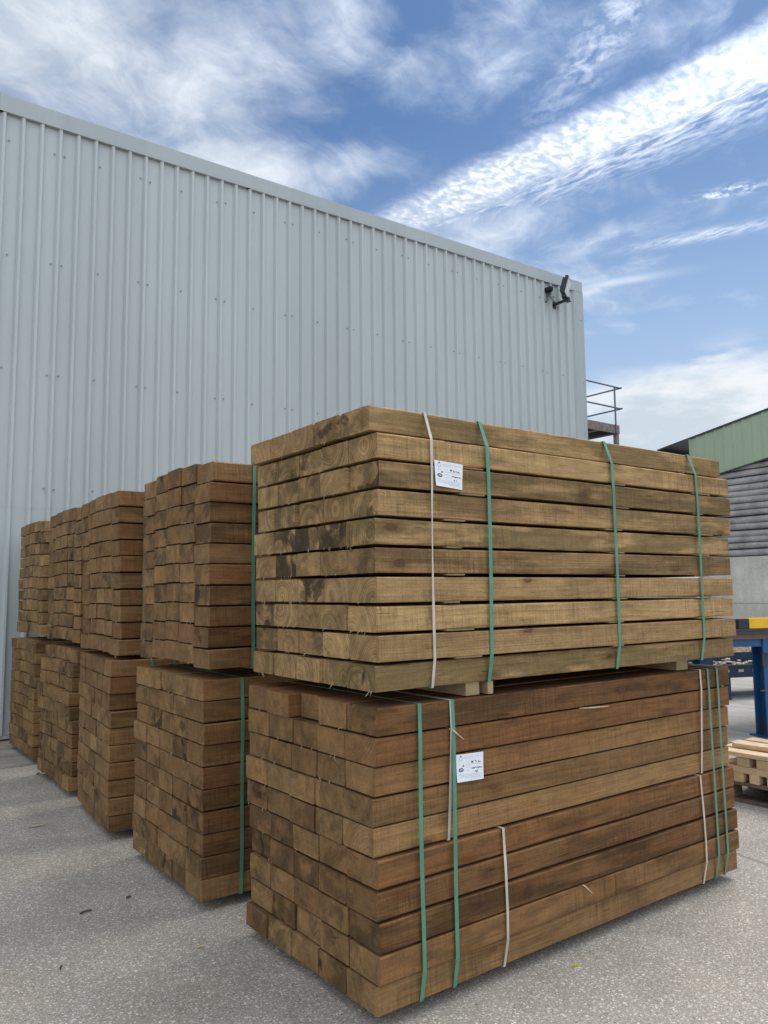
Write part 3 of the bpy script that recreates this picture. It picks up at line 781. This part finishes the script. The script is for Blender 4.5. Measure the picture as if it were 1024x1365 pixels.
def make_strap(parent, corners, x, width, mat, lean=0, twist=None):
    """closed band hugging the section; corners = (y,z) points"""
    hp = hull(corners); n = len(hp); cen = (sum(p[0] for p in hp) / n, sum(p[1] for p in hp) / n)
    loop = []
    for i in range(n):                                        # subdivide long runs
        a, b_ = hp[i], hp[(i + 1) % n]; d = math.dist(a, b_); m_ = max(1, int(d / .12))
        for k in range(m_): loop.append((a[0] + (b_[0] - a[0]) * k / m_, a[1] + (b_[1] - a[1]) * k / m_))
    z0 = min(p[1] for p in loop); n = len(loop); vs = []
    for off in (.0062, .0078):
        for i, p in enumerate(loop):
            a, c_ = loop[i - 1], loop[(i + 1) % n]; tx, ty = c_[0] - a[0], c_[1] - a[1]; l = math.hypot(tx, ty) or 1
            nx, ny = ty / l, -tx / l
            q = (p[0] + nx * off, p[1] + ny * (off - .004)); ww = width
            if twist and nx < -.5: ww = width * (.28 + .72 * min(1, abs(p[1] - twist) / .32))
            xx = x + lean * (p[1] - z0) + .003 * math.sin(p[1] * 5 + x * 9)
            vs += [(xx - ww / 2, q[0], q[1]), (xx + ww / 2, q[0], q[1])]
    fs = []
    for i in range(n):
        j_ = (i + 1) % n; a, b_ = 2 * i, 2 * j_; A_, B_ = a + 2 * n, b_ + 2 * n
        fs += [(A_, A_ + 1, B_ + 1, B_), (a, b_, b_ + 1, a + 1), (a, A_, B_, b_), (a + 1, b_ + 1, B_ + 1, A_ + 1)]
    mb = MB(); mb.add(vs, fs); return mb.build('strap', mat, parent)

GP = 'strapped packs of treated timber sleepers'
def pack(label, x0, y0, z0, pitch, seed, tone, rows_dy=None, rows_dx=None, crown=.0, tones=None, straps=(), slats=True, sub=None, stain=.35, wtot=.99, hjit=.0035, rz=0, zs=1.03, tight=True, fray=(0, 0, 0, 1, 2)):
    rr = random.Random(seed)
    E_ = empty('timber_pack', label, 'timber pack', (x0, y0, z0), rz, GP)
    cw = wtot / 5; corners = []; info = []
    for k in range(10):                                       # k = 0 top row
        zr = (9 - k) * pitch; dy_ = rows_dy[k] if rows_dy else rr.uniform(-.009, .009); dxr = rows_dx[k] if rows_dx else rr.uniform(-.005, .005)
        for c_ in range(5):
            o = link('sleeper', SLM[rr.randrange(14)], E_)
            cz = crown * (1 - ((c_ - 2) / 2.) ** 2) + rr.uniform(-.001, .001)
            jx = dxr + rr.uniform(-hjit, hjit) * (1 if rr.random() < .92 else 3)
            o.scale = (1, (cw - (.0012 if tight else .0016)) / (SW - .0022) if tight else 1, zs * rr.uniform(.997, 1.004))
            o.location = (jx, dy_ + c_ * cw + (rr.uniform(-.0012, .0012)), zr + cz)
            tt = (tones[k] if tones else tone) + rr.uniform(-.16, .16)
            if c_ > 0 and rr.random() < .25: tt += rr.uniform(-.25, .25)
            sv = (stain[k] if isinstance(stain, list) else stain); sv = sv if rr.random() < .6 else min(1, sv + rr.uniform(.3, .7))
            o.color = (rr.random(), rr.random(), min(1, max(0, tt)), min(sv, .9))
            corners += [(dy_ + c_ * cw, zr + cz), (dy_ + c_ * cw + SW, zr + cz), (dy_ + c_ * cw, zr + cz + .0950 * zs), (dy_ + c_ * cw + SW, zr + cz + .0950 * zs)]
            info.append((k, c_, jx, dy_ + c_ * cw, zr + cz))
    gap = pitch - SHT
    if slats:
        for k in range(9):
            zr = (9 - k) * pitch
            for bx in (.36, 1.33, 2.02):
                if rr.random() < .10 and k not in (5, 6, 7): continue
                mb = MB(); a = bx + rr.uniform(-.05, .05); wd_ = rr.uniform(.07, .16)
                dyk = info[k * 5][3]; dyn = info[(k + 1) * 5][3]
                mb.box(a, a + wd_, min(dyk, dyn) - rr.uniform(-.004, .006), wtot * .97, zr - gap + .0008 + min(0, crown), zr - .0008 + min(0, crown) * .5); mb.build('spacer_slat', M_SLAT, E_)
    def cs(k0, k1): return [q for i, q in enumerate(corners) if k0 <= i // 20 <= k1]
    for s_ in straps:
        x, wdt, mt = s_[:3]; k0, k1 = s_[3] if len(s_) > 3 and s_[3] else (0, 9)
        make_strap(E_, cs(k0, k1), x, wdt, mt, s_[4] if len(s_) > 4 else 0, s_[5] if len(s_) > 5 else None)
    # frayed fibres on the lower end edges
    mb = MB()
    for k, c_, jx, yy, zz_ in info:
        for _ in range(rr.choice(fray)):
            y_ = yy + rr.uniform(.01, SW - .01); l = rr.uniform(.006, .02); wv = rr.uniform(.0006, .0015)
            p0 = Vector((jx + .001, y_, zz_ + .003)); p1 = p0 + Vector((-rr.uniform(.002, .008), rr.uniform(-.5, .5) * l, -l * .5)); p2 = p1 + Vector((rr.uniform(-.004, .006), rr.uniform(-.8, .8) * l, -l * .6))
            mb.tube([p0, p1, p2], [wv, wv, wv * .4], 4, False)
    tag(mb.build('frayed_fibres', M_SPLINT, E_), kind='stuff')
    return E_, info

def paper_tag(parent, pts, big):
    """pts: 4 local corners TL,TR,BR,BL in (x,z) on the front face, y toward viewer negative"""
    TL, TR, BR, BL, yf = pts
    def at(u_, v_, off=0):
        x = (TL[0] * (1 - u_) + TR[0] * u_) * (1 - v_) + (BL[0] * (1 - u_) + BR[0] * u_) * v_
        z = (TL[1] * (1 - u_) + TR[1] * u_) * (1 - v_) + (BL[1] * (1 - u_) + BR[1] * u_) * v_
        y = yf - .003 - .006 * (v_ * v_) * (1 - u_ * .4) - .002 * math.sin(u_ * 3)
        return (x, y - off, z)
    mb = MB(); n = 8
    vs = [at(i / n, j_ / n) for j_ in range(n + 1) for i in range(n + 1)] + [at(i / n, j_ / n, -.0008) for j_ in range(n + 1) for i in range(n + 1)]
    m_ = (n + 1) ** 2; fs = []
    for j_ in range(n):
        for i in range(n):
            a = j_ * (n + 1) + i; q = (a, a + 1, a + n + 2, a + n + 1); fs += [q, tuple(x_ + m_ for x_ in reversed(q))]
    mb.add(vs, fs, True); lab_ = mb.build('paper_tag', M_PAPER, parent)
    def quad(mb, u0, v0, u1, v1, th, off=.0009):
        d = Vector((u1 - u0, v1 - v0)); nn = Vector((-d.y, d.x)).normalized() * th / 2
        mb.add([at(u0 + nn.x, v0 + nn.y, off), at(u1 + nn.x, v1 + nn.y, off), at(u1 - nn.x, v1 - nn.y, off), at(u0 - nn.x, v0 - nn.y, off)], [(0, 1, 2, 3)])
    rr = random.Random(5 if big else 6)
    g = MB()
    for v_, a, b_ in ((.12, .28, .62), (.17, .28, .55), (.12, .66, .92), (.30, .38, .46), (.40, .33, .9), (.50, .36, .5), (.62, .36, .48), (.76, .08, .9), (.81, .1, .92), (.86, .3, .9), (.91, .5, .92), (.34, .06, .18), (.72, .08, .2)):
        x = a
        while x < b_ - .02:
            e = min(b_, x + rr.uniform(.03, .1)); quad(g, x, v_, e, v_, .012); x = e + .014
    for i in range(12):                                       # faint round crest, top left
        a0_, a1_ = 2 * PI * i / 12, 2 * PI * (i + 1) / 12
        quad(g, .15 + .06 * math.cos(a0_), .17 + .07 * math.sin(a0_), .15 + .06 * math.cos(a1_), .17 + .07 * math.sin(a1_), .014)
    g.build('print', M_INKG, lab_)
    k = MB(); quad(k, .13, .07, .18, .07, .04)
    for i in range(16):                                       # black oval mark
        a0_, a1_ = 2 * PI * i / 16, 2 * PI * (i + 1) / 16
        quad(k, .16 + .075 * math.cos(a0_), .57 + .055 * math.sin(a0_), .16 + .075 * math.cos(a1_), .57 + .055 * math.sin(a1_), .03)
    quad(k, .11, .55, .2, .6, .025); quad(k, .22, .43, .27, .43, .035); quad(k, .22, .46, .26, .40, .03)
    def scrib(u0, u1, v0, amp, m_, th):
        pr = None
        for i in range(m_ + 1):
            q = (u0 + (u1 - u0) * i / m_, v0 + rr.uniform(-amp, amp))
            if pr and rr.random() < .86: quad(k, pr[0], pr[1], q[0], q[1], th)
            pr = q
    scrib(.54, .60, .32, .05, 3, .026); scrib(.64, .72, .32, .05, 3, .024); scrib(.76, .88, .31, .05, 4, .024)
    scrib(.54, .95, .55, .03, 16, .03); scrib(.66, .78, .68, .03, 5, .03)
    k.build('handwriting', M_INK, lab_)
    return lab_

G, W_ = .0178, .0125
# --- front stack
up_dx = [-.012, .004, .004, .002, -.004, -.003, 0, -.003, .004, -.004]
up_dy = [.036, .0, -.003, .002, .012, .006, .003, .006, -.002, .014]
PU, infoU = pack('light olive brown timber pack with white paper tag, upper of the nearest stack', .009, -.012, 1.162, .1079, 11, .2, up_dy, up_dx, 0,
     [.25, .15, .22, .12, .10, .42, .10, .15, .18, .10], [(.255, W_, M_WHITE, None, 0, .58), (.555, G, M_GREEN), (1.362, G, M_GREEN), (2.045, G, M_GREEN)], stain=.3, hjit=.005, rz=-.0196, zs=1.0, tight=False, fray=(0, 0, 1, 2, 4))
for (k_, c_) in ((4, 1), (4, 2), (4, 3), (5, 3), (6, 2), (2, 0)):        # dark stained ends seen in the photograph
    sl_ = [o for o in PU.children if o.name.startswith('sleeper')][k_ * 5 + c_]; q_ = sl_.color; sl_.color = (q_[0], q_[1], q_[2], 1.)
paper_tag(PU, ((.271, .876), (.419, .869), (.410, .765), (.274, .774), -.004), True)
lo_dx = [.004, .0, .0, -.004, -.004, .003, .003, .004, .006, .0]
lo_dy = [-.010, -.004, .006, .012, .012, -.004, -.004, -.012, -.016, .002]
PLo, infoL = pack('dark red brown timber pack with white paper tag, lower of the nearest stack', 0, 0, .05, .1062, 12, .75, lo_dy, lo_dx, 0,
     [1., .95, .92, .7, .75, 1., 1., .9, .86, .76], [(.193, G, M_GREEN), (.357, G, M_GREEN), (.622, W_, M_WHITE, (5, 9)), (.349, W_, M_WHITE, (0, 4)), (2.078, W_, M_WHITE, (0, 4)), (2.037, W_, M_WHITE, (5, 9)), (2.147, G * .9, M_GREEN), (2.232, G * .9, M_GREEN)], stain=[.3, .1, .1, .25, .2, .5, .55, .6, .5, .3], slats=False, hjit=.006, tight=False, zs=1.032)
paper_tag(PLo, ((.377, .845), (.521, .840), (.517, .737), (.375, .742), -.008), False)
# one far top-row sleeper sticks out of the lower pack
for o in PLo.children:
    if o.name.startswith('sleeper') and abs(o.location.z - 9 * .1062) < .01:
        c_ = round((o.location.y + .01) / .198)
        if c_ == 4: o.location.x = -.004
        if c_ == 3: o.location.x = -.022
        if c_ == 2: o.location.x = .035
# --- second stack
pack('brown timber pack with a dark green band, upper of the second stack from the front', -.045, 1.335, 1.15, .1052, 21, .9, None, None, .019, None, [(.235, G, M_GREEN), (1.2, G, M_GREEN), (2.0, G, M_GREEN)], stain=.2, wtot=1.02, rz=-.02)
pack('brown timber pack with a stained end, lower of the second stack from the front', -.064, 1.335, .05, .1052, 22, .68, None, None, .0, [.7, .75, .8, .75, 1., .9, .85, .85, .75, .5], [(.20, G, M_GREEN), (1.2, G, M_GREEN), (2.0, G, M_GREEN)], stain=.3, wtot=1.02, rz=-.02, zs=1.045)
# --- third
pack('reddish brown timber pack, upper of the middle stack', -.046, 2.72, 1.135, .1068, 31, .82, None, [-.01 + .004 * k - (.0 if k < 9 else .02) for k in range(10)], .012, None, [(.162, G, M_GREEN), (1.2, G, M_GREEN)], stain=.1, rz=-.045)
pack('reddish brown timber pack, lower of the middle stack', -.08, 2.72, .05, .1062, 32, .8, [-.01, -.012, .03, 0, .004, 0, -.004, .006, -.01, .004], None, .0, None, [(.25, G, M_GREEN), (.396, G, M_GREEN), (1.4, G, M_GREEN)], stain=.1, rz=-.09, zs=1.05)
# --- fourth
pack('dark brown timber pack, upper of the second stack from the warehouse wall', .064, 3.95, 1.15, .1070, 41, .72, None, None, .016, None, [(.4, G, M_GREEN), (1.4, G, M_GREEN)], stain=.4)
pack('dark brown uneven timber pack, lower of the second stack from the warehouse wall', .026, 3.95, .05, .1052, 42, .75, None, [.03, .0, -.004, -.03, -.02, 0, .004, .0, .01, -.006], .012, None, [(.4, G, M_GREEN), (1.4, G, M_GREEN)], stain=.4)
# --- fifth
pack('tan timber pack closest to the warehouse wall, upper of its stack', .12, 5.36, 1.155, .1070, 51, .38, None, None, .016, None, [(.4, G, M_GREEN), (1.4, G, M_GREEN)], stain=.35)
pack('brown timber pack closest to the warehouse wall, lower of its stack', .08, 5.36, .05, .1052, 52, .65, None, None, .012, None, [(.4, G, M_GREEN), (1.4, G, M_GREEN)], stain=.35)

# bearers between and under the packs
def bearer(x, y, z, wd_, h_, label, ln=.97, gr=None):
    mb = MB(); mb.box(-wd_ / 2, wd_ / 2, 0, ln, 0, h_, None, .003)
    o = mb.build('bearer', M_BEARER); o.location = (x, y, z); tag(o, label, 'bearer', gr); return o
bearer(.500, .02, 1.1075, .075, .053, 'pale timber bearer under the upper front pack, left one of two side by side', .95, 'bearers between the front packs')
bearer(.585, .004, 1.1075, .03, .053, 'narrow timber bearer tight beside the wider one under the upper front pack', .96, 'bearers between the front packs')
bearer(1.985, .03, 1.1075, .10, .053, 'timber bearer near the far right end between the two front packs', .95, 'bearers between the front packs')
names = {1.335: 'second stack from the front', 2.72: 'middle stack', 3.95: 'second stack from the wall', 5.36: 'stack closest to the wall'}
for y0, (za, zb) in {1.335: (1.098, 1.149), 2.72: (1.107, 1.134), 3.95: (1.112, 1.149), 5.36: (1.112, 1.154)}.items():
    for xx in (.42, 1.9): bearer(xx, y0 + .03, za, .08, zb - za, 'bearer between packs of the ' + names[y0] + (', near end' if xx < 1 else ', far end'), .93, 'bearers between the packs behind')
for y0, nm in {0: 'front stack', **names}.items():
    for xx in (.45, 1.2, 1.95): bearer(xx, y0 + .16, .0, .09, .048, 'dark bearer on asphalt under the ' + nm + {.45: ', left end', 1.2: ', middle', 1.95: ', far end'}[xx], .70, 'bearers on the ground under the stacks')

# ------------------------------------------------------------------ bits on the ground and in the gaps
def sliver(name, label, cat, pts, r_, mat):
    mb = MB(); mb.tube(pts, r_, 5); return tag(mb.build(name, mat), label, cat)
sliver('wood_splinter', 'pale splinter hanging from a gap low on the front pack', 'splinter', [(1.09, .02, .253), (1.10, -.02, .250), (1.135, -.028, .215)], [.003, .0035, .002], M_SPLINT)
sliver('wood_splinter', 'pale curled splinter poking from a gap beside the green band', 'splinter', [(.355, .02, .998), (.352, -.02, .994), (.372, -.03, .975), (.398, -.032, .955)], [.003, .004, .003, .0015], M_SPLINT)
sliver('wood_splinter', 'long flat sliver lodged under the top row of the lower front pack', 'splinter', [(1.12, -.006, 1.000), (1.2, -.022, .998), (1.30, -.026, .994)], [.002, .004, .002], M_SPLINT)
M_LEAF = simple_mat('dry_leaf', (.12, .09, .065), .9, var=.3, vscale=30)
def leaf(name, label, x, y, ang_, l, wd_, mat):
    mb = MB(); n = 6; vs = []
    for i in range(n + 1):
        q = i / n; h = wd_ * math.sin(PI * min(.98, q + .04)) * (1 + .25 * math.sin(q * 9)); zc = .004 + .003 * math.sin(q * PI)
        vs += [(q * l, -h, zc + .003), (q * l, 0, zc - .003), (q * l, h, zc + .004)]
    mb.add(vs, [(3 * i + a, 3 * i + a + 1, 3 * i + a + 4, 3 * i + a + 3) for i in range(n) for a in (0, 1)])
    o = mb.build(name, mat); o.location = (x, y, 0); o.rotation_euler = (0, 0, ang_); tag(o, label, 'debris'); return o
leaf('dry_leaf', 'dark curled dry leaf on the asphalt left of the second stack', -.53, 1.69, .15, .06, .006, M_LEAF)
leaf('dry_leaf', 'small dark leaf scrap on the asphalt in the left foreground above a hairline crack', -.755, 1.16, 1.1, .035, .005, M_LEAF)
leaf('bark_scrap', 'tiny dark bark scrap on the asphalt beside the second stack', -.29, 1.74, .4, .03, .009, M_LEAF)
leaf('bark_scrap', 'thin brown bark curl on the asphalt left of the front stack', -.235, 1.0, -.2, .035, .006, M_SPLINT)
leaf('wood_shaving', 'pale wood shaving on the asphalt beside the middle stack', -.40, 3.34, -.1, .10, .010, M_SPLINT)
leaf('straw_piece', 'yellow straw piece on the asphalt before the front stack', .90, -.095, -.55, .045, .004, simple_mat('yellow_straw', (.55, .48, .10), .8))
leaf('red_plastic_scrap', 'red scrap of plastic at the ground corner of the second stack from the wall', .02, 4.93, .9, .06, .014, simple_mat('red_plastic', (.22, .03, .03), .5))
